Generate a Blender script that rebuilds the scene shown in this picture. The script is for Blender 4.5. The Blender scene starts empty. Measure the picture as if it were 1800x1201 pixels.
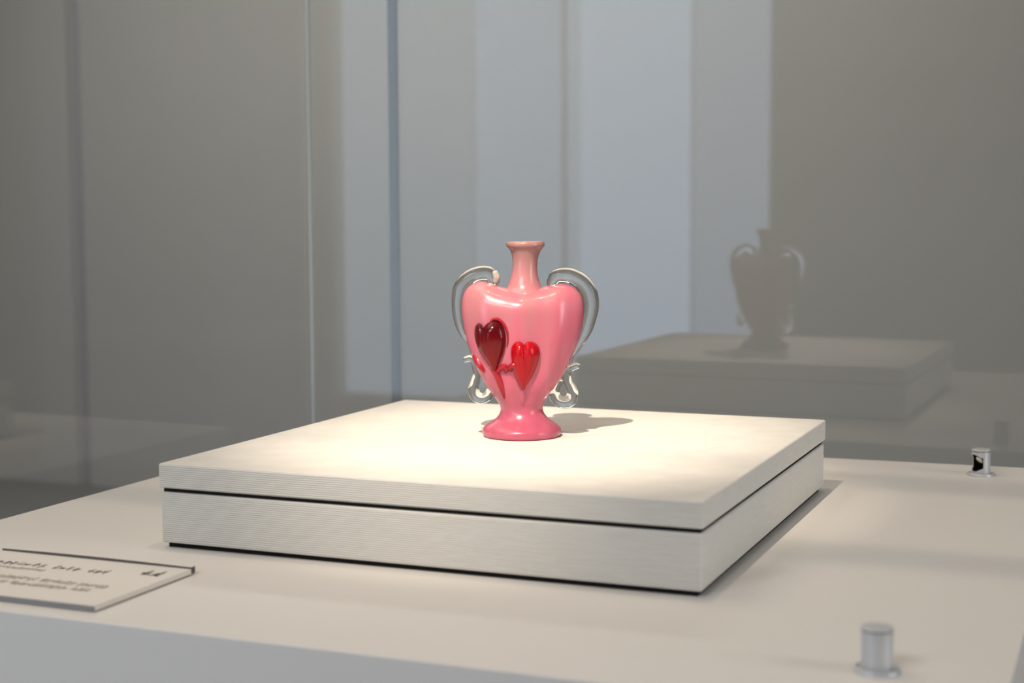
import bpy, bmesh, math, random
from mathutils import Vector, Matrix

# ------------------------------------------------------------------ camera, light, exposure
S = bpy.context.scene
COL = S.collection
Z0 = 1.04                      # height of the display block's top above the floor
TT = Z0 - 0.0912               # height of the plinth top

cam_d = bpy.data.cameras.new('camera')
cam = bpy.data.objects.new('camera', cam_d); COL.objects.link(cam)
cam_d.sensor_fit = 'HORIZONTAL'; cam_d.sensor_width = 36.0
cam_d.lens = 2678.16 / 1800 * 36
cam_d.clip_start = 0.05
right = Vector((0.9251, 0.3798, -0.0042)); down = Vector((0.0284, -0.0802, -0.9964)); fwd = Vector((-0.3788, 0.9216, -0.0850))
cam.matrix_world = Matrix(((right.x, -down.x, -fwd.x, 0.9637), (right.y, -down.y, -fwd.y, -1.3474),
                           (right.z, -down.z, -fwd.z, 0.2668 + Z0), (0, 0, 0, 1)))
cam_d.dof.use_dof = True
cam_d.dof.focus_distance = 1.80
cam_d.dof.aperture_fstop = 4.0
S.camera = cam

S.view_settings.view_transform = 'Standard'
S.view_settings.look = 'None'
S.view_settings.gamma = 1.0
S.view_settings.use_curve_mapping = False
S.view_settings.exposure = 0.27

W = bpy.data.worlds.new('world'); S.world = W; W.use_nodes = True
W.node_tree.nodes['Background'].inputs[0].default_value = (0.62, 0.64, 0.68, 1)
W.node_tree.nodes['Background'].inputs[1].default_value = 0.10

def lamp(name, kind, loc, target, energy, color, **kw):
    d = bpy.data.lights.new(name, kind); o = bpy.data.objects.new(name, d); COL.objects.link(o)
    o.location = loc
    o.rotation_euler = (Vector(target) - Vector(loc)).to_track_quat('-Z', 'Y').to_euler()
    d.energy = energy; d.color = color
    for k, v in kw.items(): setattr(d, k, v)
    return o
# track spot trained on the block, from the front and high up
lamp('track_spot', 'SPOT', (0.37, -1.08, 2.98), (0.30, 0.335, Z0), 315, (1.0, 0.845, 0.68),
     spot_size=math.radians(19.8), spot_blend=1.0, shadow_soft_size=0.012)
# small unseen spot added over the showcase: throws the soft shadows of the roof rails
lamp('rail_shadow_spot', 'SPOT', (0.35, 0.30, 3.12), (0.35, 0.30, 0), 21, (1.0, 0.80, 0.60),
     spot_size=math.radians(60), spot_blend=0.6, shadow_soft_size=0.012)
# unseen area lights added as fill: over the showcase, in front of it, to its right, and one washing the rear wall
lamp('fill_overhead', 'AREA', (-0.55, 0.10, 3.15), (-0.15, 0.15, 0), 23, (1.0, 0.82, 0.64), shape='RECTANGLE', size=1.7, size_y=1.7)
lamp('fill_front', 'AREA', (-0.05, -2.6, 3.15), (0.1, -1.2, 0.9), 54, (1.0, 0.965, 0.93), shape='RECTANGLE', size=1.5, size_y=0.9)
lamp('fill_right', 'AREA', (3.9, -0.2, 1.7), (0.6, 0.2, 1.0), 35, (0.97, 0.98, 1.0), shape='RECTANGLE', size=0.8, size_y=2.4)
lamp('fill_back', 'AREA', (-1.7, 3.1, 3.15), (-1.7, 3.6, 0), 37, (1.0, 0.955, 0.90), shape='RECTANGLE', size=4.0, size_y=0.5)
S.cycles.max_bounces = 10
S.cycles.diffuse_bounces = 3
S.cycles.glossy_bounces = 4
S.cycles.transmission_bounces = 8
S.cycles.transparent_max_bounces = 12
S.cycles.caustics_reflective = False
S.cycles.caustics_refractive = False
S.cycles.sample_clamp_indirect = 6.0

# ------------------------------------------------------------------ helpers
def link(o, parent=None):
    COL.objects.link(o)
    if parent is not None: o.parent = parent
    return o
def mesh(name, verts, faces, mat, parent=None, smooth=False):
    me = bpy.data.meshes.new(name); me.from_pydata(verts, [], faces); me.validate(); me.update()
    bm = bmesh.new(); bm.from_mesh(me); bmesh.ops.recalc_face_normals(bm, faces=bm.faces); bm.to_mesh(me); bm.free()
    if smooth: me.polygons.foreach_set('use_smooth', [True] * len(me.polygons))
    me.materials.append(mat)
    return link(bpy.data.objects.new(name, me), parent)
def box_bm(bm, x0, x1, y0, y1, z0, z1):
    v = [bm.verts.new(c) for c in ((x0,y0,z0),(x1,y0,z0),(x1,y1,z0),(x0,y1,z0),(x0,y0,z1),(x1,y0,z1),(x1,y1,z1),(x0,y1,z1))]
    for f in ((0,3,2,1),(4,5,6,7),(0,1,5,4),(1,2,6,5),(2,3,7,6),(3,0,4,7)): bm.faces.new([v[i] for i in f])
def box(name, b, mat, parent=None, bevel=0.0, seg=3):
    bm = bmesh.new(); box_bm(bm, *b)
    if bevel:
        bmesh.ops.bevel(bm, geom=list(bm.edges), offset=bevel, segments=seg, profile=0.5, affect='EDGES')
    me = bpy.data.meshes.new(name); bm.to_mesh(me); bm.free()
    if bevel: me.polygons.foreach_set('use_smooth', [True] * len(me.polygons))
    me.materials.append(mat)
    o = link(bpy.data.objects.new(name, me), parent)
    if bevel:
        m = o.modifiers.new('wn', 'WEIGHTED_NORMAL'); m.keep_sharp = False
    return o
def empty(name, loc, rz=0.0):
    o = bpy.data.objects.new(name, None); COL.objects.link(o); o.location = loc; o.rotation_euler = (0, 0, rz)
    o.empty_display_size = 0.05
    return o
def tag(o, label, cat, group=None):
    o['label'] = label; o['category'] = cat
    if group: o['group'] = group
    return o
def struct(o, label=None):
    o['kind'] = 'structure'
    if label: o['label'] = label
    return o
def srgb(r, g, b):
    f = lambda c: (c/255/12.92) if c <= 10.3 else ((c/255+0.055)/1.055)**2.4
    return (f(r), f(g), f(b), 1)

# ------------------------------------------------------------------ materials
def new_mat(name):
    m = bpy.data.materials.new(name); m.use_nodes = True
    nt = m.node_tree; b = nt.nodes['Principled BSDF']
    return m, nt, b
def N(nt, t, **kw):
    n = nt.nodes.new(t)
    for k, v in kw.items():
        if hasattr(n, k) and not isinstance(v, dict): setattr(n, k, v)
    return n
def paint(name, col, rough=0.6, noise=0.03, scale=60, bump=0.0, spec=0.4):
    m, nt, b = new_mat(name)
    tc = N(nt, 'ShaderNodeTexCoord'); nz = N(nt, 'ShaderNodeTexNoise'); nz.inputs['Scale'].default_value = scale
    nz.inputs['Detail'].default_value = 4
    nt.links.new(tc.outputs['Object'], nz.inputs['Vector'])
    mx = N(nt, 'ShaderNodeMix', data_type='RGBA'); nt.links.new(nz.outputs[0], mx.inputs[0])
    mx.inputs[6].default_value = [c * (1 - noise) for c in col[:3]] + [1]
    mx.inputs[7].default_value = [min(1, c * (1 + noise)) for c in col[:3]] + [1]
    nt.links.new(mx.outputs[2], b.inputs['Base Color'])
    b.inputs['Roughness'].default_value = rough; b.inputs['Specular IOR Level'].default_value = spec
    if bump:
        bp = N(nt, 'ShaderNodeBump'); bp.inputs['Strength'].default_value = bump; bp.inputs['Distance'].default_value = 0.001
        nt.links.new(nz.outputs[0], bp.inputs['Height']); nt.links.new(bp.outputs[0], b.inputs['Normal'])
    return m

M = {}
M['wall'] = paint('gallery_wall_paint', (0.45, 0.427, 0.392), 0.85, 0.02, 3)
M['wall_gap'] = paint('wall_joint_shadow_gap', (0.40, 0.375, 0.375), 0.9)
M['ceil'] = paint('ceiling_paint', (0.55, 0.55, 0.55), 0.9)
M['floor'] = paint('grey_floor', (0.24, 0.235, 0.23), 0.55, 0.08, 8)
M['plinth'] = paint('white_plinth_lacquer', (0.76, 0.73, 0.685), 0.42, 0.012, 220, 0.04)
M['post'] = paint('blue_grey_upright', (0.30, 0.305, 0.335), 0.6)
M['base'] = paint('dark_case_base', (0.08, 0.085, 0.095), 0.5)
M['black'] = paint('black_lining', (0.004, 0.004, 0.005), 0.9, spec=0.1)
M['dark'] = paint('gap_shade_black', (0.012, 0.011, 0.011), 0.95, spec=0.1)  # near-black that stands for shade in the gaps under block, board and card
M['frame'] = paint('window_frame_paint', (0.6, 0.61, 0.63), 0.6)
M['ink'] = paint('brown_black_ink', (0.045, 0.035, 0.03), 0.8)
M['ink_pale'] = paint('pale_ink', (0.30, 0.26, 0.22), 0.8)
M['card'] = paint('cream_card', (0.78, 0.74, 0.68), 0.7, 0.01, 300)
M['card_edge'] = paint('grey_board_edge', (0.24, 0.24, 0.245), 0.7, 0.03, 300)
M['lip_shade'] = paint('lip_shade_brown', (0.10, 0.095, 0.09), 0.8)  # shade on the lip's front side, put into the colour
M['grey_metal'] = paint('satin_grey_metal', (0.55, 0.56, 0.57), 0.38, 0.02, 400, 0.05, 0.5)
M['grey_metal'].node_tree.nodes['Principled BSDF'].inputs['Metallic'].default_value = 0.25
M['lens'] = paint('lens_reflection_cream', (0.80, 0.72, 0.60), 0.25)  # cream stands for the bright block reflected in the lens

def fabric():
    m, nt, b = new_mat('ribbed_cream_fabric')
    tc = N(nt, 'ShaderNodeTexCoord'); geo = N(nt, 'ShaderNodeNewGeometry')
    sep = N(nt, 'ShaderNodeSeparateXYZ'); nt.links.new(geo.outputs['Normal'], sep.inputs[0])
    ab = N(nt, 'ShaderNodeMath', operation='ABSOLUTE'); nt.links.new(sep.outputs[1], ab.inputs[0])
    # wobble
    nz = N(nt, 'ShaderNodeTexNoise'); nz.inputs['Scale'].default_value = 14; nt.links.new(tc.outputs['Object'], nz.inputs[0])
    # ribs run level along the front and rear faces
    so = N(nt, 'ShaderNodeSeparateXYZ'); nt.links.new(tc.outputs['Object'], so.inputs[0])
    wob = N(nt, 'ShaderNodeMath', operation='MULTIPLY_ADD'); nt.links.new(nz.outputs[0], wob.inputs[0]); wob.inputs[1].default_value = 0.0012
    nt.links.new(so.outputs[2], wob.inputs[2])
    ph = N(nt, 'ShaderNodeMath', operation='MULTIPLY'); nt.links.new(wob.outputs[0], ph.inputs[0]); ph.inputs[1].default_value = 2 * math.pi / 0.0022
    sn = N(nt, 'ShaderNodeMath', operation='SINE'); nt.links.new(ph.outputs[0], sn.inputs[0])
    rib = N(nt, 'ShaderNodeMath', operation='MULTIPLY'); nt.links.new(sn.outputs[0], rib.inputs[0]); nt.links.new(ab.outputs[0], rib.inputs[1])
    # fine weave for every side
    wv = N(nt, 'ShaderNodeTexNoise'); wv.inputs['Scale'].default_value = 900; wv.inputs['Detail'].default_value = 2
    nt.links.new(tc.outputs['Object'], wv.inputs[0])
    mp = N(nt, 'ShaderNodeMapping'); mp.inputs['Scale'].default_value = (30, 30, 500); nt.links.new(tc.outputs['Object'], mp.inputs[0])
    sl = N(nt, 'ShaderNodeTexNoise'); sl.inputs['Scale'].default_value = 1; sl.inputs['Detail'].default_value = 3; nt.links.new(mp.outputs[0], sl.inputs[0])
    h = N(nt, 'ShaderNodeMath', operation='MULTIPLY_ADD'); nt.links.new(wv.outputs[0], h.inputs[0]); h.inputs[1].default_value = 0.9; nt.links.new(rib.outputs[0], h.inputs[2])
    bp = N(nt, 'ShaderNodeBump'); bp.inputs['Strength'].default_value = 0.55; bp.inputs['Distance'].default_value = 0.0005
    nt.links.new(h.outputs[0], bp.inputs['Height']); nt.links.new(bp.outputs[0], b.inputs['Normal'])
    # thread colour: darker in the grooves between two ribs
    cr = N(nt, 'ShaderNodeMapRange'); nt.links.new(rib.outputs[0], cr.inputs[0]); cr.inputs[1].default_value = -1; cr.inputs[2].default_value = 0.3
    mx = N(nt, 'ShaderNodeMix', data_type='RGBA'); nt.links.new(cr.outputs[0], mx.inputs[0])
    mx.inputs[6].default_value = (0.48, 0.46, 0.415, 1); mx.inputs[7].default_value = (0.765, 0.745, 0.69, 1)
    m2 = N(nt, 'ShaderNodeMix', data_type='RGBA', blend_type='MULTIPLY'); m2.inputs[0].default_value = 1
    nt.links.new(mx.outputs[2], m2.inputs[6])
    c2 = N(nt, 'ShaderNodeMapRange'); nt.links.new(sl.outputs[0], c2.inputs[0]); c2.inputs[1].default_value = .3; c2.inputs[2].default_value = .7; c2.inputs[3].default_value = .94; c2.inputs[4].default_value = 1.03
    nt.links.new(c2.outputs[0], m2.inputs[7]); nt.links.new(m2.outputs[2], b.inputs['Base Color'])
    b.inputs['Roughness'].default_value = 0.95; b.inputs['Specular IOR Level'].default_value = 0.1
    b.inputs['Sheen Weight'].default_value = 0.1
    return m
M['fabric'] = fabric()

def pane_glass(name, f0, tint=(0.97, 0.985, 0.98)):
    """thin clear sheet glass: straight transmission plus a Schlick mirror term"""
    m = bpy.data.materials.new(name); m.use_nodes = True; nt = m.node_tree; nt.nodes.clear()
    out = N(nt, 'ShaderNodeOutputMaterial'); mix = N(nt, 'ShaderNodeMixShader'); tr = N(nt, 'ShaderNodeBsdfTransparent'); gl = N(nt, 'ShaderNodeBsdfGlossy')
    tr.inputs[0].default_value = (*tint, 1); gl.inputs['Roughness'].default_value = 0.0
    geo = N(nt, 'ShaderNodeNewGeometry'); dt = N(nt, 'ShaderNodeVectorMath', operation='DOT_PRODUCT')
    nt.links.new(geo.outputs['Incoming'], dt.inputs[0]); nt.links.new(geo.outputs['Normal'], dt.inputs[1])
    a = N(nt, 'ShaderNodeMath', operation='ABSOLUTE'); nt.links.new(dt.outputs['Value'], a.inputs[0])
    o = N(nt, 'ShaderNodeMath', operation='SUBTRACT'); o.inputs[0].default_value = 1; nt.links.new(a.outputs[0], o.inputs[1])
    pw = N(nt, 'ShaderNodeMath', operation='POWER'); nt.links.new(o.outputs[0], pw.inputs[0]); pw.inputs[1].default_value = 5
    ma = N(nt, 'ShaderNodeMath', operation='MULTIPLY_ADD'); nt.links.new(pw.outputs[0], ma.inputs[0]); ma.inputs[1].default_value = 1 - f0; ma.inputs[2].default_value = f0
    nt.links.new(ma.outputs[0], mix.inputs[0]); nt.links.new(tr.outputs[0], mix.inputs[1]); nt.links.new(gl.outputs[0], mix.inputs[2])
    nt.links.new(mix.outputs[0], out.inputs[0])
    return m
M['pane'] = pane_glass('showcase_glass', 0.042)
M['pane_ar'] = pane_glass('low_reflection_glass', 0.0015, (0.995, 0.995, 0.995))
M['joint'] = paint('glass_joint', (0.92, 0.93, 0.91), 0.5)

def emit(name, col, s):
    m = bpy.data.materials.new(name); m.use_nodes = True; nt = m.node_tree; nt.nodes.clear()
    out = N(nt, 'ShaderNodeOutputMaterial'); e = N(nt, 'ShaderNodeEmission'); e.inputs[0].default_value = (*col, 1); e.inputs[1].default_value = s
    nt.links.new(e.outputs[0], out.inputs[0]); return m
M['day_blind'] = emit('daylight_blind', (0.64, 0.80, 1.0), 1.95)
M['day_shade'] = emit('daylight_shade', (0.63, 0.78, 1.0), 1.70)
M['day_clear'] = emit('daylight_pane', (0.60, 0.76, 1.0), 2.85)

def pink_glass(name, ramp, xk, nk):
    m, nt, b = new_mat(name)
    tc = N(nt, 'ShaderNodeTexCoord'); so = N(nt, 'ShaderNodeSeparateXYZ'); nt.links.new(tc.outputs['Object'], so.inputs[0])
    mp = N(nt, 'ShaderNodeMapping'); mp.inputs['Scale'].default_value = (48, 30, 6); nt.links.new(tc.outputs['Object'], mp.inputs[0])
    nz = N(nt, 'ShaderNodeTexNoise'); nz.inputs['Scale'].default_value = 1; nz.inputs['Detail'].default_value = 2; nt.links.new(mp.outputs[0], nz.inputs[0])
    # height, offset by width so the right side takes the deeper pink
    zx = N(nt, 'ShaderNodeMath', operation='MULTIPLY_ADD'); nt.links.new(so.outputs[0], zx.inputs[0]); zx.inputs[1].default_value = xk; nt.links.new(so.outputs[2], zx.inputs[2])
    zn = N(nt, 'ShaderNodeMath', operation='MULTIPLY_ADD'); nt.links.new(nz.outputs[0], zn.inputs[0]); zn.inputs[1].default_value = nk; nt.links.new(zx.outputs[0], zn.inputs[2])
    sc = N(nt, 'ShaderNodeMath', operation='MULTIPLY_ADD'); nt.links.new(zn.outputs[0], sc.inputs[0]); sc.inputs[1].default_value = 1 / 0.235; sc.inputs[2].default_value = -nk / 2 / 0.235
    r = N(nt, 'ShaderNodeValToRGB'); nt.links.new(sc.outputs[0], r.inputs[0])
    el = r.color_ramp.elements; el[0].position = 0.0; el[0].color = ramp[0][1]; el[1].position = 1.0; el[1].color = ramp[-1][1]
    for pos, c in ramp[1:-1]:
        e = el.new(pos); e.color = c
    nt.links.new(r.outputs[0], b.inputs['Base Color'])
    b.inputs['Roughness'].default_value = 0.27; b.inputs['Specular IOR Level'].default_value = 0.5
    b.inputs['Coat Weight'].default_value = 0.12; b.inputs['Coat Roughness'].default_value = 0.10
    b.inputs['Subsurface Weight'].default_value = 0.25; b.inputs['Subsurface Radius'].default_value = (0.012, 0.004, 0.004); b.inputs['Subsurface Scale'].default_value = 1.0
    return m
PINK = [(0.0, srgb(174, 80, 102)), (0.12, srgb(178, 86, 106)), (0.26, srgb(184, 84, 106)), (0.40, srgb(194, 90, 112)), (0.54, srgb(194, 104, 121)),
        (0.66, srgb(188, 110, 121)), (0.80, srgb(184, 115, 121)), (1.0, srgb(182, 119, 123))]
NECK = [(0.0, srgb(186, 118, 124)), (0.74, srgb(186, 118, 124)), (0.82, srgb(180, 122, 123)), (0.90, srgb(168, 124, 119)), (1.0, srgb(158, 114, 106))]
M['pink'] = pink_glass('pink_cased_glass', PINK, -0.42, 0.24)
M['pink_neck'] = pink_glass('pale_pink_cased_glass', NECK, 0.0, 0.03)

def clear_glass(name, col=(0.985, 0.985, 0.97, 1), rough=0.02):
    m, nt, b = new_mat(name)
    b.inputs['Base Color'].default_value = col; b.inputs['Transmission Weight'].default_value = 0.985
    b.inputs['Roughness'].default_value = rough; b.inputs['IOR'].default_value = 1.34
    tc = N(nt, 'ShaderNodeTexCoord'); nz = N(nt, 'ShaderNodeTexNoise'); nz.inputs['Scale'].default_value = 60
    nt.links.new(tc.outputs['Object'], nz.inputs[0])
    bp = N(nt, 'ShaderNodeBump'); bp.inputs['Strength'].default_value = 0.25; bp.inputs['Distance'].default_value = 0.002
    nt.links.new(nz.outputs[0], bp.inputs['Height']); nt.links.new(bp.outputs[0], b.inputs['Normal'])
    return m
M['clear'] = clear_glass('clear_glass')
M['milk'] = paint('milky_glass_tip', (0.40, 0.37, 0.31), 0.25, 0.06, 200)

def red_glass(name, ca, cb, z0, z1, trans):
    m, nt, b = new_mat(name)
    tc = N(nt, 'ShaderNodeTexCoord'); so = N(nt, 'ShaderNodeSeparateXYZ'); nt.links.new(tc.outputs['Object'], so.inputs[0])
    mr = N(nt, 'ShaderNodeMapRange'); nt.links.new(so.outputs[2], mr.inputs[0]); mr.inputs[1].default_value = z0; mr.inputs[2].default_value = z1
    mx = N(nt, 'ShaderNodeMix', data_type='RGBA'); nt.links.new(mr.outputs[0], mx.inputs[0]); mx.inputs[6].default_value = ca; mx.inputs[7].default_value = cb
    nt.links.new(mx.outputs[2], b.inputs['Base Color'])
    b.inputs['Roughness'].default_value = 0.13; b.inputs['IOR'].default_value = 1.5; b.inputs['Transmission Weight'].default_value = trans
    b.inputs['Specular IOR Level'].default_value = 0.24
    return m
M['red_dark'] = red_glass('deep_red_glass', srgb(146, 4, 10), srgb(74, 1, 3), 0.07, 0.13, 0.0)
M['red'] = red_glass('ruby_glass', srgb(176, 12, 24), srgb(160, 6, 18), 0.06, 0.11, 0.0)
M['red_clear'] = red_glass('thin_red_glass', srgb(196, 30, 48), srgb(200, 40, 54), 0.03, 0.10, 0.45)

# ------------------------------------------------------------------ the gallery room
struct(box('floor', (-5.2, 4.2, -4.7, 4.8, -0.1, 0.0), M['floor']))
struct(box('ceiling', (-5.2, 4.2, -4.7, 4.8, 3.2, 3.3), M['ceil']))
# back wall in boards with shadow gaps between them
wb = empty('wall_back', (0, 4.6, 0)); struct(wb)
gap_x = [-5.2, -3.716, 1.35, 4.2]
for i in range(3):
    box('wall_board', (gap_x[i] + (0.036 if i else 0), gap_x[i+1] - 0.036 if i < 2 else gap_x[i+1], 0, 0.03, 0, 3.2), M['wall'], wb)
box('backing', (-5.2, 4.2, 0.03, 0.2, 0, 3.2), M['wall_gap'], wb)
struct(box('wall_left', (-5.3, -5.2, -4.7, 4.8, 0, 3.2), M['wall']))
struct(box('wall_right', (4.2, 4.3, -4.7, 4.8, 0, 3.2), M['wall']))
# wall behind the camera with a tall daylit window (mirrored in the rear pane of the showcase)
WX = [-3.47, -3.10, -2.62, -2.065, -1.35, -0.905]
wf = empty('wall_front', (0, -4.5, 0)); struct(wf)
box('wall_pier', (-5.2, WX[0], -0.2, 0, 0, 3.2), M['wall'], wf)
box('wall_pier', (WX[-1], 4.2, -0.2, 0, 0, 3.2), M['wall'], wf)
box('lintel', (WX[0], WX[-1], -0.2, 0, 3.0, 3.2), M['wall'], wf)
box('sill', (WX[0], WX[-1], -0.2, 0, 0, 0.25), M['wall'], wf)
w1 = empty('window_1', (0, -4.5, 0)); struct(w1)
for i in range(5):
    box('pane', (WX[i] + 0.006, WX[i+1] - 0.006, -0.12, -0.11, 0.25, 3.0), (M['day_blind'], M['day_blind'], M['day_clear'], M['day_clear'], M['day_shade'])[i], w1)
box('mullion', (WX[3] - 0.006, WX[3] + 0.006, -0.13, -0.07, 0.25, 3.0), M['frame'], w1)

# ------------------------------------------------------------------ the glass showcase around the plinth
ROT = math.radians(-0.6)
CX, CY = -0.3456, 0.9384            # rear left glass corner
GW, GD, GB, GT = 1.34, 1.32, 0.12, 2.45
case = empty('glass_showcase', (CX, CY, 0), ROT)
tag(case, 'tall glass showcase standing around the white plinth', 'showcase')
box('glass_pane', (0.0, GW, 0.0, 0.008, GB, GT), M['pane'], case)
box('glass_pane', (-0.008, 0.0, -GD, 0.0, GB, GT), M['pane'], case)
box('glass_pane', (GW, GW + 0.008, -GD, 0.008, GB, GT), M['pane_ar'], case)
box('glass_pane', (-0.008, GW, -GD - 0.008, -GD, GB, GT), M['pane_ar'], case)
box('corner_joint', (-0.0055, -0.0005, 0.001, 0.006, GB, GT), M['joint'], case)
box('base_box', (-0.02, GW + 0.02, -GD - 0.02, 0.02, 0.0, GB), M['base'], case, 0.004)
# slim unseen rails across the open roof, placed for the shadow bands they cast
for ry, rw in ((0.289, 0.028), (0.4225, 0.030), (-0.36, 0.03), (0.92, 0.03)):
    box('roof_rail', (0.0, GW, ry - CY - rw/2, ry - CY + rw/2, GT, GT + 0.02), M['grey_metal'], case, 0.002)
# slim upright standing right behind the rear pane
up = box('upright_post', (-0.0085, 0.0085, -0.0085, 0.0085, 0.0, 3.2), M['post'], None, 0.002)
up.location = (-0.243, 1.05, 0); up.rotation_euler = (0, 0, math.radians(24))
tag(up, 'slim dark blue grey upright post behind the rear glass', 'post')

# ------------------------------------------------------------------ plinth
PX0, PX1, PY0, PYL, PYR = -0.265, 0.8835, -0.272, 0.815, 0.864
def plinth():
    c = [(PX0-.3, PY0-.3), (PX1-.3, PY0-.3), (PX1-.3, PYR-.3), (PX0-.3, PYL-.3)]
    v = [(x, y, 0) for x, y in c] + [(x, y, TT-GB) for x, y in c]
    o = mesh('plinth', v, [(0,3,2,1),(4,5,6,7),(0,1,5,4),(1,2,6,5),(2,3,7,6),(3,0,4,7)], M['plinth'])
    bv = o.modifiers.new('bev', 'BEVEL'); bv.width = 0.0012; bv.segments = 2
    o.location = (0.3, 0.3, GB)
    tag(o, 'broad white plinth with cream lit top inside the showcase', 'plinth')
plinth()

# ------------------------------------------------------------------ fabric covered display block in two layers
def fabric_block(name, x0, x1, y0, y1, z0, z1, sp, label, bev, ins):
    root = empty(name, ((x0+x1)/2, (y0+y1)/2, z0 - sp))
    tag(root, label, 'display block')
    hx, hy = (x1-x0)/2, (y1-y0)/2
    box('cover', (-hx, hx, -hy, hy, sp, sp + z1 - z0), M['fabric'], root, bev, 3)
    box('shade_spacer', (-hx+ins, hx-ins, -hy+ins, hy-ins, 0, sp + 0.002), M['dark'], root)  # recessed support, blackened to paint the shade in the gap
    return root
fabric_block('display_block', 0.0015, 0.5985, 0.0015, 0.5901, Z0-0.0860, Z0-0.0306, 0.0052,
             'thick cream fabric covered block, the lower of two, on the plinth', 0.0028, 0.0055)
fabric_block('display_board', 0.0, 0.60, 0.0, 0.5916, Z0-0.0264, Z0, 0.0042,
             'thin cream fabric covered board under the vase, lit by a spot', 0.0022, 0.0040)

# ------------------------------------------------------------------ label card
def label_card():
    root = empty('label_card', (-0.012, -0.166, TT))
    tag(root, 'cream printed label card lying at the front of the plinth', 'label card')
    X0, X1, Y0, Y1, H = -0.118, 0.1165, -0.0795, 0.0715, 0.0062
    box('contact_shade_strip', (X0 + 0.002, X1 - 0.0012, Y0 + 0.001, Y1 - 0.002, 0, 0.0014), M['dark'], root)  # dark strip painted in as the card's contact shadow
    box('board', (X0, X1, Y0, Y1, 0.0012, H - 0.0005), M['card'], root)
    box('edge_strip', (X0, X1 - 0.0008, Y0 - 0.0010, Y0, 0.0004, H - 0.0010), M['card_edge'], root)
    box('printed_sheet', (X0, X1, Y0 - 0.0012, Y1, H - 0.0005, H), M['card'], root)
    # raised rear lip: cream on top, shade painted dark on the side that faces the reader, bowed along its length
    vs, fs, mi = [], [], []
    n = 16
    for i in range(n + 1):
        u = i / n; x = X0 + (X1 - X0) * u; h = 0.0016 + 0.0014 * math.sin(math.pi * min(1, u * 0.85 + 0.1)) ** 0.8
        for (yy, zz) in ((Y1 - 0.0008, 0.0012), (Y1 - 0.0008, H + h), (Y1 + 0.0060, H + h), (Y1 + 0.0060, 0.0012)):
            vs.append((x, yy, zz))
    for i in range(n):
        a = i * 4
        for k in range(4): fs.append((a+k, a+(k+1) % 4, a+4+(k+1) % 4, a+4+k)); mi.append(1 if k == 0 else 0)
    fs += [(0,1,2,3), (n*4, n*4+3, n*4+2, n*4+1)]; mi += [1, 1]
    lip = mesh('raised_lip', vs, fs, M['card'], root); lip.data.materials.append(M['lip_shade']); lip.data.polygons.foreach_set('material_index', mi)
    rnd = random.Random(4)
    def glyphs(nm, mat, x0, x1, y, h, wch, gap, dens, thick):
        vs, fs = [], []
        x = x0
        while x < x1:
            if rnd.random() < gap: x += wch; continue
            for k in range(dens):
                if rnd.random() < 0.55: dx, dy = wch * 0.36, rnd.uniform(-.1, .1) * h
                else: dx, dy = rnd.uniform(-.12, .12) * wch, h * 0.42
                cx = x + wch * rnd.uniform(.35, .65); cy = y + h * rnd.uniform(.25, .75)
                d = Vector((dx, dy)); nrm = Vector((-d.y, d.x)).normalized() * thick
                b = len(vs)
                for s, t in ((-1,-1), (1,-1), (1,1), (-1,1)):
                    vs.append((cx + d.x*s + nrm.x*t, cy + d.y*s + nrm.y*t, H + 0.00012 + 0.00001*k))
                fs.append((b, b+1, b+2, b+3))
            x += wch
        o = mesh(nm, vs, fs, mat, root); o['kind'] = 'stuff'
        return o
    glyphs('title_print', M['ink'], -0.112, 0.044, 0.022, 0.0130, 0.0085, 0.14, 4, 0.0008)
    glyphs('subtitle_print', M['ink_pale'], -0.112, -0.020, 0.0085, 0.0075, 0.0046, 0.06, 4, 0.0007)
    glyphs('paragraph_print', M['ink_pale'], -0.112, 0.084, -0.0260, 0.0120, 0.0042, 0.07, 4, 0.0007)
    glyphs('paragraph_print', M['ink_pale'], -0.112, 0.074, -0.0440, 0.0120, 0.0042, 0.09, 4, 0.0007)
    glyphs('number_print', M['ink'], 0.080, 0.1035, 0.028, 0.022, 0.0118, 0.0, 5, 0.0012)
label_card()

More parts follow.
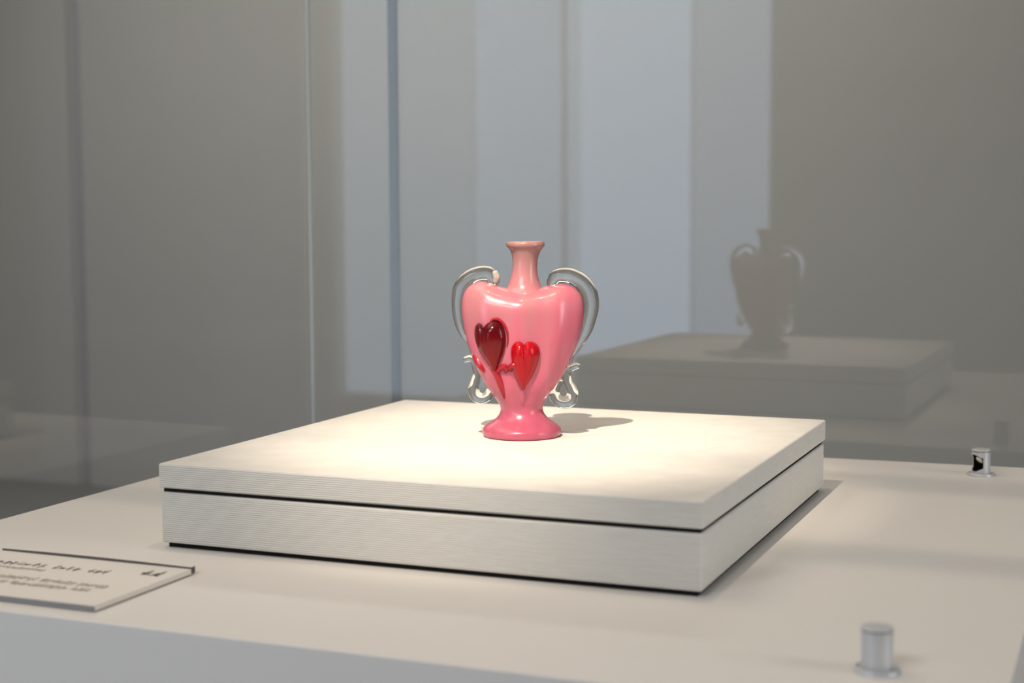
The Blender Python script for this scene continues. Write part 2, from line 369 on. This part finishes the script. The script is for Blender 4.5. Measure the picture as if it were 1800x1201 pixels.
# ------------------------------------------------------------------ little fibre optic lamps screwed into the plinth top
def fibre_lamp(loc, face, label):
    root = empty('fibre_optic_lamp', loc, face)
    tag(root, label, 'lamp', 'fibre optic lamps along the right side of the plinth')
    def lathe(nm, prof, mat, seg=40):
        vs, fs = [], []
        for r, z in prof:
            for k in range(seg):
                a = 2*math.pi*k/seg; vs.append((r*math.cos(a), r*math.sin(a), z))
        for i in range(len(prof)-1):
            for k in range(seg):
                fs.append((i*seg+k, i*seg+(k+1) % seg, (i+1)*seg+(k+1) % seg, (i+1)*seg+k))
        fs.append(tuple(range(seg-1, -1, -1))); fs.append(tuple((len(prof)-1)*seg+k for k in range(seg)))
        o = mesh(nm, vs, fs, mat, root, True)
        es = o.modifiers.new('es', 'EDGE_SPLIT'); es.split_angle = math.radians(40)
        return o
    lathe('flange', [(0.0186, 0.0), (0.0187, 0.0012), (0.0180, 0.0030), (0.0160, 0.0036), (0.0150, 0.0028), (0.0128, 0.0026)], M['grey_metal'])
    # tube wall with a six-sided opening that faces local +X
    R_, RI, Hh, hw = 0.0124, 0.0110, 0.0325, math.radians(67)
    seg = 96; vs, fs, mi = [], [], []
    def opening(a):
        a = (a + math.pi) % (2*math.pi) - math.pi
        if abs(a) >= hw: return None
        t = max(0.0, (abs(a) - 0.25*hw) / (0.75*hw)); zc = 0.0178
        return (zc - 0.0118 + 0.0048*t, zc + 0.0108 - 0.0046*t)
    angs = sorted([2*math.pi*k/seg - math.pi for k in range(seg)] + [-hw+1e-6, hw-1e-6, -hw-1e-6, hw+1e-6])
    def quadwall(a0, a1, lo0, hi0, lo1, hi1):
        b = len(vs)
        for rr in (R_, RI):
            for a, z in ((a0, lo0), (a1, lo1), (a1, hi1), (a0, hi0)): vs.append((rr*math.cos(a), rr*math.sin(a), z))
        for f, m_ in (((0,1,2,3), 0), ((7,6,5,4), 1), ((0,4,5,1), 0), ((3,2,6,7), 0), ((0,3,7,4), 0), ((1,5,6,2), 0)):
            fs.append(tuple(b+i for i in f)); mi.append(m_)
    for i in range(len(angs)):
        a0, a1 = angs[i], angs[(i+1) % len(angs)] + (2*math.pi if i == len(angs)-1 else 0)
        o0, o1 = opening(a0 + 1e-9), opening(a1 - 1e-9)
        if o0 is None or o1 is None:
            quadwall(a0, a1, 0.002, Hh, 0.002, Hh)
        else:
            quadwall(a0, a1, 0.002, o0[0], 0.002, o1[0]); quadwall(a0, a1, o0[1], Hh, o1[1], Hh)
    me = bpy.data.meshes.new('housing'); me.from_pydata(vs, [], fs); me.update()
    me.materials.append(M['grey_metal']); me.materials.append(M['black']); me.polygons.foreach_set('material_index', mi)
    link(bpy.data.objects.new('housing', me), root)
    lathe('groove', [(0.0117, 0.0318), (0.0117, 0.0336), (0.0, 0.0336)], M['black'])
    lathe('cap', [(0.0, 0.0334), (0.0124, 0.0334), (0.0124, 0.0350), (0.0118, 0.0356), (0.0, 0.0356)], M['grey_metal'])
    lathe('black_core', [(0.0108, 0.0024), (0.0108, 0.0052), (0.0, 0.0052)], M['black'])
    # tilted round lens inside the head
    vs, fs = [], []
    sg = 28; rl = 0.0056
    ax = Vector((math.cos(math.radians(-42)), 0, math.sin(math.radians(-42)))); e1 = Vector((0, 1, 0)); e2 = ax.cross(e1)
    c = Vector((0.0052, 0.0030, 0.0208))
    for rr, off in ((rl, -0.0016), (rl, 0.0), (rl*0.7, 0.0007), (rl*0.3, 0.0010)):
        for k in range(sg):
            a = 2*math.pi*k/sg; vs.append(tuple(c + ax*off + (e1*math.cos(a) + e2*math.sin(a))*rr))
    for i in range(3):
        for k in range(sg): fs.append((i*sg+k, i*sg+(k+1) % sg, (i+1)*sg+(k+1) % sg, (i+1)*sg+k))
    fs.append(tuple(range(sg-1, -1, -1))); fs.append(tuple(3*sg+k for k in range(sg)))
    mesh('lens', vs, fs, M['lens'], root, True)
    return root
VX, VY = 0.2884, 0.3256
for (lx, ly), lab in (((0.7747, 0.7785), 'small grey cylindrical lamp with dark side opening at the rear edge'),
                      ((0.7842, -0.1664), 'small grey cylindrical lamp, blurred, at the near right corner')):
    fibre_lamp((lx, ly, TT), math.atan2(VY - ly, VX - lx), lab)

# ------------------------------------------------------------------ the heart vase
vase = empty('heart_vase', (VX, VY, Z0), math.atan2(0.3743, 0.92731))
tag(vase, 'pink heart shaped glass vase with clear handles and red hearts', 'vase')
DC = 1.83
def P(px, py, d=0.0):
    """photo outline measure -> metres in the vase's own frame (x right, z up); d = distance in front of the axis"""
    k = (DC - d) / DC
    return ((px - 917.5) / 1478 * k, 0.267 + ((766 - py) / 1471 - 0.267) * k)
def interp(tab, t):
    if t <= tab[0][0]: return tab[0][1:]
    for a, b in zip(tab, tab[1:]):
        if t <= b[0]:
            u = (t - a[0]) / (b[0] - a[0]); return tuple(p + (q - p) * u for p, q in zip(a[1:], b[1:]))
    return tab[-1][1:]
def smooth_tab(tab, n):
    """Catmull-Rom resample of a table keyed by its first column"""
    out = []
    for i in range(len(tab) - 1):
        p0 = tab[max(0, i-1)]; p1 = tab[i]; p2 = tab[i+1]; p3 = tab[min(len(tab)-1, i+2)]
        for k in range(n):
            t = k / n
            out.append(tuple(0.5*((2*b) + (-a+c)*t + (2*a-5*b+4*c-d)*t*t + (-a+3*b-3*c+d)*t**3) for a, b, c, d in zip(p0, p1, p2, p3)))
    out.append(tab[-1]); return out
# height row (photo y), left edge, right edge, half depth (all in photo pixels)
rows = [(776, 858, 978, 60), (774.5, 851, 984, 66.5), (772, 848.5, 986, 69), (766, 847.8, 986.8, 69.5), (760, 848.5, 986.3, 69), (754, 852, 982, 65), (747, 860, 975, 57.5), (739, 871, 965, 47),
        (730, 877.5, 958, 40.5), (722, 880, 955, 37.5), (714, 879, 955, 38.5), (704, 874, 959.5, 42), (692, 865.5, 966, 46), (678, 855.5, 977, 51), (660, 845, 990, 54.5),
        (640, 835, 1000, 57), (620, 828, 1009, 59.5), (600, 821.5, 1017.5, 61.5), (580, 817, 1023, 62.5), (562, 813.5, 1026.5, 63), (546, 811.8, 1028, 63)]
NS, NR = 40, 2
R2 = smooth_tab(rows, 4)
vs, fs = [], []
NP = 2 * NS                                   # vertices of a ring: front -x..+x, then back +x..-x
zfoot = (766 - 776) / 1471
def rib(s, w):
    return 1 + 0.032 * w * math.cos(9.5 * math.asin(max(-1, min(1, s))) + 0.4)
def ribw(py): return max(0.0, min(1.0, (720 - py) / 70)) * max(0.0, min(1.0, (py - 480) / 60))
rings = []
def ZZ(py):
    z = (766 - py) / 1471
    k = max(0.0, min(1.0, (py - 690) / 86)); k = k * k
    return z - zfoot * k
for (py, l, r, b) in R2:
    xl, xr, bb = (l - 917.5) / 1478, (r - 917.5) / 1478, b / 1475
    c, a = (xl + xr) / 2, (xr - xl) / 2; w = ribw(py); z = ZZ(py); ring = []
    for k in range(NP):
        t = math.pi * k / NS + math.pi        # start at -x, go over the front (-y)
        ct, st = math.cos(t), math.sin(t)
        q = rib(ct, w)
        ring.append(len(vs)); vs.append((c + a * ct, bb * st * q, z))
    rings.append(ring)
fs.append(tuple(reversed(rings[0])))
for r0, r1 in zip(rings, rings[1:]):
    for k in range(NP): fs.append((r0[k], r0[(k+1) % NP], r1[(k+1) % NP], r1[k]))
# shoulders: for every width position an arch from the front to the back of the top ring
top_curve = [(811.8, 546), (812.6, 526), (816, 512), (822, 503.5), (830, 497.5), (840, 494), (850, 493), (862, 496), (875, 501), (890, 505.5), (905, 508), (922, 508.5), (938, 507.5), (952, 505), (965, 502), (980, 498.5),
             (992, 498.5), (1004, 502), (1012, 506.5), (1020, 514.5), (1025, 525), (1028, 546)]
TC = smooth_tab(top_curve, 5)
xl, xr, bb = (811.8 - 917.5) / 1478, (1028 - 917.5) / 1478, 63 / 1475
tc, ta = (xl + xr) / 2, (xr - xl) / 2; zt0 = ZZ(546)
def ztop(x):
    px = x * 1478 + 917.5
    return (766 - interp([(q[0], q[1]) for q in TC], px)[0]) / 1471
last = rings[-1]; NA = 16
def arch(k):
    """k-th front vertex of the top ring and its twin at the back"""
    f, bk = last[k], last[(NP - k) % NP]
    if f == bk: return [f]
    x, yf, _ = vs[f]; _, yb, _ = vs[bk]; h = ztop(x) - zt0
    ids = [f]
    for j in range(1, NA):
        a = math.pi * j / NA
        ids.append(len(vs)); vs.append((x, yf + (yb - yf) * (1 - math.cos(a)) / 2, zt0 + h * math.sin(a) ** 0.85))
    ids.append(bk); return ids
A_ = [arch(k) for k in range(0, NS + 1)]
for p_, q_ in zip(A_, A_[1:]):
    if len(p_) == 1:
        for j in range(NA): fs.append((p_[0], q_[j], q_[j+1]))
    elif len(q_) == 1:
        for j in range(NA): fs.append((p_[j], q_[0], p_[j+1]))
    else:
        for j in range(NA): fs.append((p_[j], q_[j], q_[j+1], p_[j+1]))
body = mesh('body', vs, fs, M['pink'], vase, True)
sb = body.modifiers.new('sub', 'SUBSURF'); sb.levels = 1; sb.render_levels = 1

def Tbody(x, z):
    """front surface of the body (distance in front of the axis)"""
    py = 766 - z * 1471
    if py > 546:
        l, r, b = interp([q for q in sorted(R2)], py)
        xl, xr = (l - 917.5) / 1478, (r - 917.5) / 1478; c, a = (xl + xr) / 2, (xr - xl) / 2
        s = max(-0.999, min(0.999, (x - c) / a))
        return b / 1475 * math.sqrt(1 - s*s) * rib(s, ribw(py))
    s = max(-0.999, min(0.999, (x - tc) / ta))
    h = max(1e-4, ztop(x) - zt0); u = min(0.999, max(0, (z - zt0) / h)) ** (1/0.85)
    return bb * math.sqrt(1 - s*s) * math.sqrt(max(0, 1 - u*u))

# neck with a hollow, flared mouth
neck = [(425.6, 927, 30.2), (427, 925, 32.6), (430.5, 925, 33.6), (434, 925, 32.6), (440, 925, 27.4), (448, 924.8, 24.2), (458, 924.3, 22.2), (470, 923.8, 21.7), (482, 923.2, 23.0), (494, 922.8, 26.2), (503, 922.6, 29.5), (511, 922.5, 35), (518, 922.5, 42)]
inner = [(425.4, 925, 28.6), (427.5, 925, 26.4), (434, 925, 22), (446, 924.8, 18.4), (470, 923.8, 16), (490, 923, 16)]
prof = list(reversed(smooth_tab(neck, 4))) + smooth_tab(inner, 3)
vs, fs = [], []; sg = 48
for (py, cx, r) in prof:
    for k in range(sg):
        a = 2*math.pi*k/sg; vs.append(((cx - 917.5)/1478 + r/1475*math.cos(a), r/1475*math.sin(a), (766 - py)/1471))
for i in range(len(prof)-1):
    for k in range(sg): fs.append((i*sg+k, i*sg+(k+1) % sg, (i+1)*sg+(k+1) % sg, (i+1)*sg+k))
fs.append(tuple((len(prof)-1)*sg+k for k in range(sg)))
mesh('neck', vs, fs, M['pink_neck'], vase, True)

def spline(pts, n=6):
    out = []
    for i in range(len(pts)-1):
        p0 = pts[max(0, i-1)]; p1 = pts[i]; p2 = pts[i+1]; p3 = pts[min(len(pts)-1, i+2)]
        for k in range(n):
            t = k / n
            out.append(tuple(0.5*((2*b) + (-a+c)*t + (2*a-5*b+4*c-d)*t*t + (-a+3*b-3*c+d)*t**3) for a, b, c, d in zip(p0, p1, p2, p3)))
    out.append(tuple(pts[-1])); return out
def tube(name, pts, mat, parent, sg=22, flat=1.0, n=6):
    """pts: (x, y, z, radius); rounded ends"""
    C = spline(pts, n); V3 = [Vector(c[:3]) for c in C]; rad = [max(1e-5, c[3]) for c in C]
    tang = [(V3[min(i+1, len(V3)-1)] - V3[max(i-1, 0)]).normalized() for i in range(len(V3))]
    seq = []
    for s in (0.08, 0.35, 0.65, 0.88):
        seq.append((V3[0] - tang[0] * rad[0] * (1 - s), rad[0] * math.sqrt(1 - (1-s)**2), tang[0]))
    seq += list(zip(V3, rad, tang))
    for s in (0.88, 0.65, 0.35, 0.08):
        seq.append((V3[-1] + tang[-1] * rad[-1] * (1 - s), rad[-1] * math.sqrt(1 - (1-s)**2), tang[-1]))
    vs, fs = [], []; e1 = None
    for c, r, t in seq:
        if e1 is None: e1 = Vector((0, 1, 0)); 
        e1 = (e1 - t * e1.dot(t)).normalized(); e2 = t.cross(e1)
        for k in range(sg):
            a = 2*math.pi*k/sg; vs.append(tuple(c + e1 * (r*flat*math.cos(a)) + e2 * (r*math.sin(a))))
    for i in range(len(seq)-1):
        for k in range(sg): fs.append((i*sg+k, i*sg+(k+1) % sg, (i+1)*sg+(k+1) % sg, (i+1)*sg+k))
    fs.append(tuple(range(sg-1, -1, -1))); fs.append(tuple((len(seq)-1)*sg+k for k in range(sg)))
    return mesh(name, vs, fs, mat, parent, True)
def T(px, py, r, y=0.0): 
    x, z = P(px, py, -y if y < 0 else 0.0); return (x, y, z, r / 1475)

hl = tube('handle', [T(869, 491, 11.5), T(862, 482, 13), T(850, 480, 13.2), T(834, 484, 13.5), T(820, 494, 13.8), T(811, 508, 13.5), T(807.5, 524, 12.2), T(807, 542, 11.2), T(808.5, 558, 10.5), T(812, 574, 9), T(818, 590, 6.5), T(824, 602, 3)], M['clear'], vase, flat=1.0)
tube('handle_tip', [T(872, 481, 6.0, -0.006), T(874, 488, 6.8, -0.006), T(872.5, 494, 5.5, -0.006)], M['milk'], hl)
hr = tube('handle', [T(971, 497, 9.5), T(979, 487, 12.5), T(992, 484, 13.5), T(1006, 486.5, 14), T(1021, 495, 14.5), T(1032, 508, 14.8), T(1038, 524, 14.8), T(1039, 542, 14), T(1035.5, 560, 13), T(1030, 578, 12), T(1022, 596, 9.5), T(1012, 614, 6.5), T(1005.5, 627, 3)], M['clear'], vase, flat=1.0)
cl = tube('side_curl', [T(819.5, 631, 5.7), T(826, 629.5, 5.9), T(832, 634, 5.7), T(836.5, 645, 6.4), T(838.5, 657, 7.4), T(836, 669, 8.9), T(833, 682, 9.9), T(836, 695, 10.3), T(847, 700, 10.1), T(857.5, 695, 9.4), T(861, 684, 8.1), T(858, 676, 6.9)], M['clear'], vase)
cr_ = tube('side_curl', [T(1014.5, 643, 6.2), T(1007, 645.5, 6.4), T(1000, 650, 6.9), T(996, 659, 7.9), T(998, 670, 8.4), T(1004, 681, 9.4), T(1007, 692, 10.3), T(1003, 704, 11.1), T(991, 707.5, 11.1), T(979.5, 702, 10.6), T(975.5, 692, 9.9), T(979, 680, 8.4), T(984, 671, 6.9)], M['clear'], vase)
# drawn-out attachment of the right handle and curl
tube('attachment', [T(1006, 628, 3.2), T(1003, 637, 3.4), T(999, 646, 3.6)], M['clear'], vase)

def applied_heart(outline, notch, Hh, mat, d):
    pts = [P(x, y, d) for x, y in outline]; cx, cz = P(notch[0], notch[1] + 28, d); ntx, ntz = P(notch[0], notch[1], d)
    pts.append(pts[0]); pts = spline(pts, 5)[:-1]
    n = len(pts); NRR = 12; vs, fs = [], []
    for i in range(NRR + 1):
        rho = math.sin(math.pi/2 * i / NRR)
        for (x, z) in pts:
            X, Z = cx + (x - cx) * rho, cz + (z - cz) * rho
            g = 1 - 0.30 * math.exp(-((X - (ntx + (ntz - Z) * 0.12)) / 0.0026) ** 2) * max(0.0, min(1.0, 1 - (ntz - Z) / 0.05)) * (0.35 if rho < 0.05 else 1)
            dome = Hh * math.sqrt(max(0, 1 - rho**2.4)) * g * (0.62 + 0.38 * max(0, min(1, (Z - cz + 0.035) / 0.045)))
            vs.append((X, -Tbody(X, Z) - dome + 0.0006, Z))
    base = len(vs)
    for (x, z) in pts:
        X, Z = cx + (x - cx) * 0.9, cz + (z - cz) * 0.9; vs.append((X, -Tbody(X, Z) + 0.0035, Z))
    for i in range(NRR):
        for k in range(n): fs.append((i*n+k, i*n+(k+1) % n, (i+1)*n+(k+1) % n, (i+1)*n+k))
    for k in range(n): fs.append((NRR*n+k, NRR*n+(k+1) % n, base+(k+1) % n, base+k))
    fs.append(tuple(base+k for k in range(n)))
    me_o = mesh('applied_heart', vs, fs, mat, vase, True)
    bm = bmesh.new(); bm.from_mesh(me_o.data); bmesh.ops.remove_doubles(bm, verts=bm.verts, dist=1e-6); bm.to_mesh(me_o.data); bm.free()
    me_o.data.polygons.foreach_set('use_smooth', [True] * len(me_o.data.polygons))
    return me_o
big = [(850, 577), (855, 570.5), (861, 567), (869, 564.5), (877, 566), (884, 573), (888.5, 584), (890, 596), (888.5, 609), (884, 626), (878, 640), (873.5, 651), (870, 657), (864, 651), (856, 641), (846.5, 627.5), (839, 614), (834.5, 600), (833.2, 586), (835.5, 575), (841, 569.5), (847, 571.5)]
small = [(922.7, 607), (926, 602.5), (933, 601), (941, 603.5), (947, 609), (950, 617), (949.5, 627), (945.5, 642), (939.5, 657), (932, 671), (926, 680), (921, 685.5), (916.5, 680), (911, 670), (905, 656), (900.5, 641), (898, 626), (899, 613), (903.5, 604.5), (910, 600.8), (917, 602)]
h1 = applied_heart(big, (849, 577), 0.0155, M['red_dark'], 0.048); h1['label'] = 'large dark red heart'
h2 = applied_heart(small, (922.5, 607), 0.0135, M['red'], 0.050); h2['label'] = 'smaller ruby red heart'
def F(px, py, r, out=0.0, d=0.045):
    x, z = P(px, py, d); return (x, -Tbody(x, z) - out / 1475, z, r / 1475)
# drips, leaf and curled tendrils of red glass trailed on below the hearts
tube('heart_tail', [F(870, 652, 6.5, 1), F(874, 660, 5.5, 1), F(878, 670, 6, 0.5), F(882, 682, 5.6, 0), F(885, 694, 4, 0), F(886.5, 703, 2.2, 0)], M['red_clear'], h1, flat=0.45)
tube('outer_lip', [F(861, 571, 2.2, 1), F(867, 562, 2.6, 1.5), F(876, 561.5, 2.8, 1.5), F(886, 570, 2.6, 1.5), F(892, 583, 2.2, 1), F(893.5, 597, 1.6, 0.5), F(892, 610, 1.0, 0)], M['red_clear'], h1)
tube('curled_leaf', [F(832.5, 629, 3.2, 0), F(838, 637, 5.2, 1), F(845, 647, 5.6, 2), F(849.5, 654, 3.8, 2)], M['red_clear'], vase, flat=0.5)
tube('tendril', [F(897.5, 650, 4.2, 2), F(898.5, 645, 5.2, 5), F(903, 642.5, 5.8, 7), F(908, 645.5, 6.0, 6), F(909, 653, 6.0, 4), F(912, 663, 5.8, 3), F(916, 673, 5.0, 3), F(920, 683, 4.2, 2)], M['red_clear'], h2)
tube('tendril', [F(877, 652, 4.2, 1), F(882, 647, 4.8, 2), F(887, 645, 4.5, 3), F(891, 650, 4.2, 2), F(889, 654, 3.5, 1)], M['red_clear'], h1)
tube('heart_tail', [F(921, 684, 3.5, 0), F(919, 693, 4.2, 0), F(918, 704, 4.4, 0), F(919, 713, 2.4, 0)], M['pink'], h2, flat=0.4)
# thin red glass line where the foot meets the fabric
vs, fs = [], []; sg = 64; pr = [(0.0424, 0.0), (0.0452, 0.0004), (0.0458, 0.0014), (0.0445, 0.0024), (0.0420, 0.0020)]
for r, z in pr:
    for k in range(sg):
        a = 2*math.pi*k/sg; vs.append((r*math.cos(a), r*math.sin(a), z))
for i in range(len(pr)):
    j = (i + 1) % len(pr)
    for k in range(sg): fs.append((i*sg+k, i*sg+(k+1) % sg, j*sg+(k+1) % sg, j*sg+k))
mesh('foot_rim', vs, fs, M['red_clear'], vase, True)
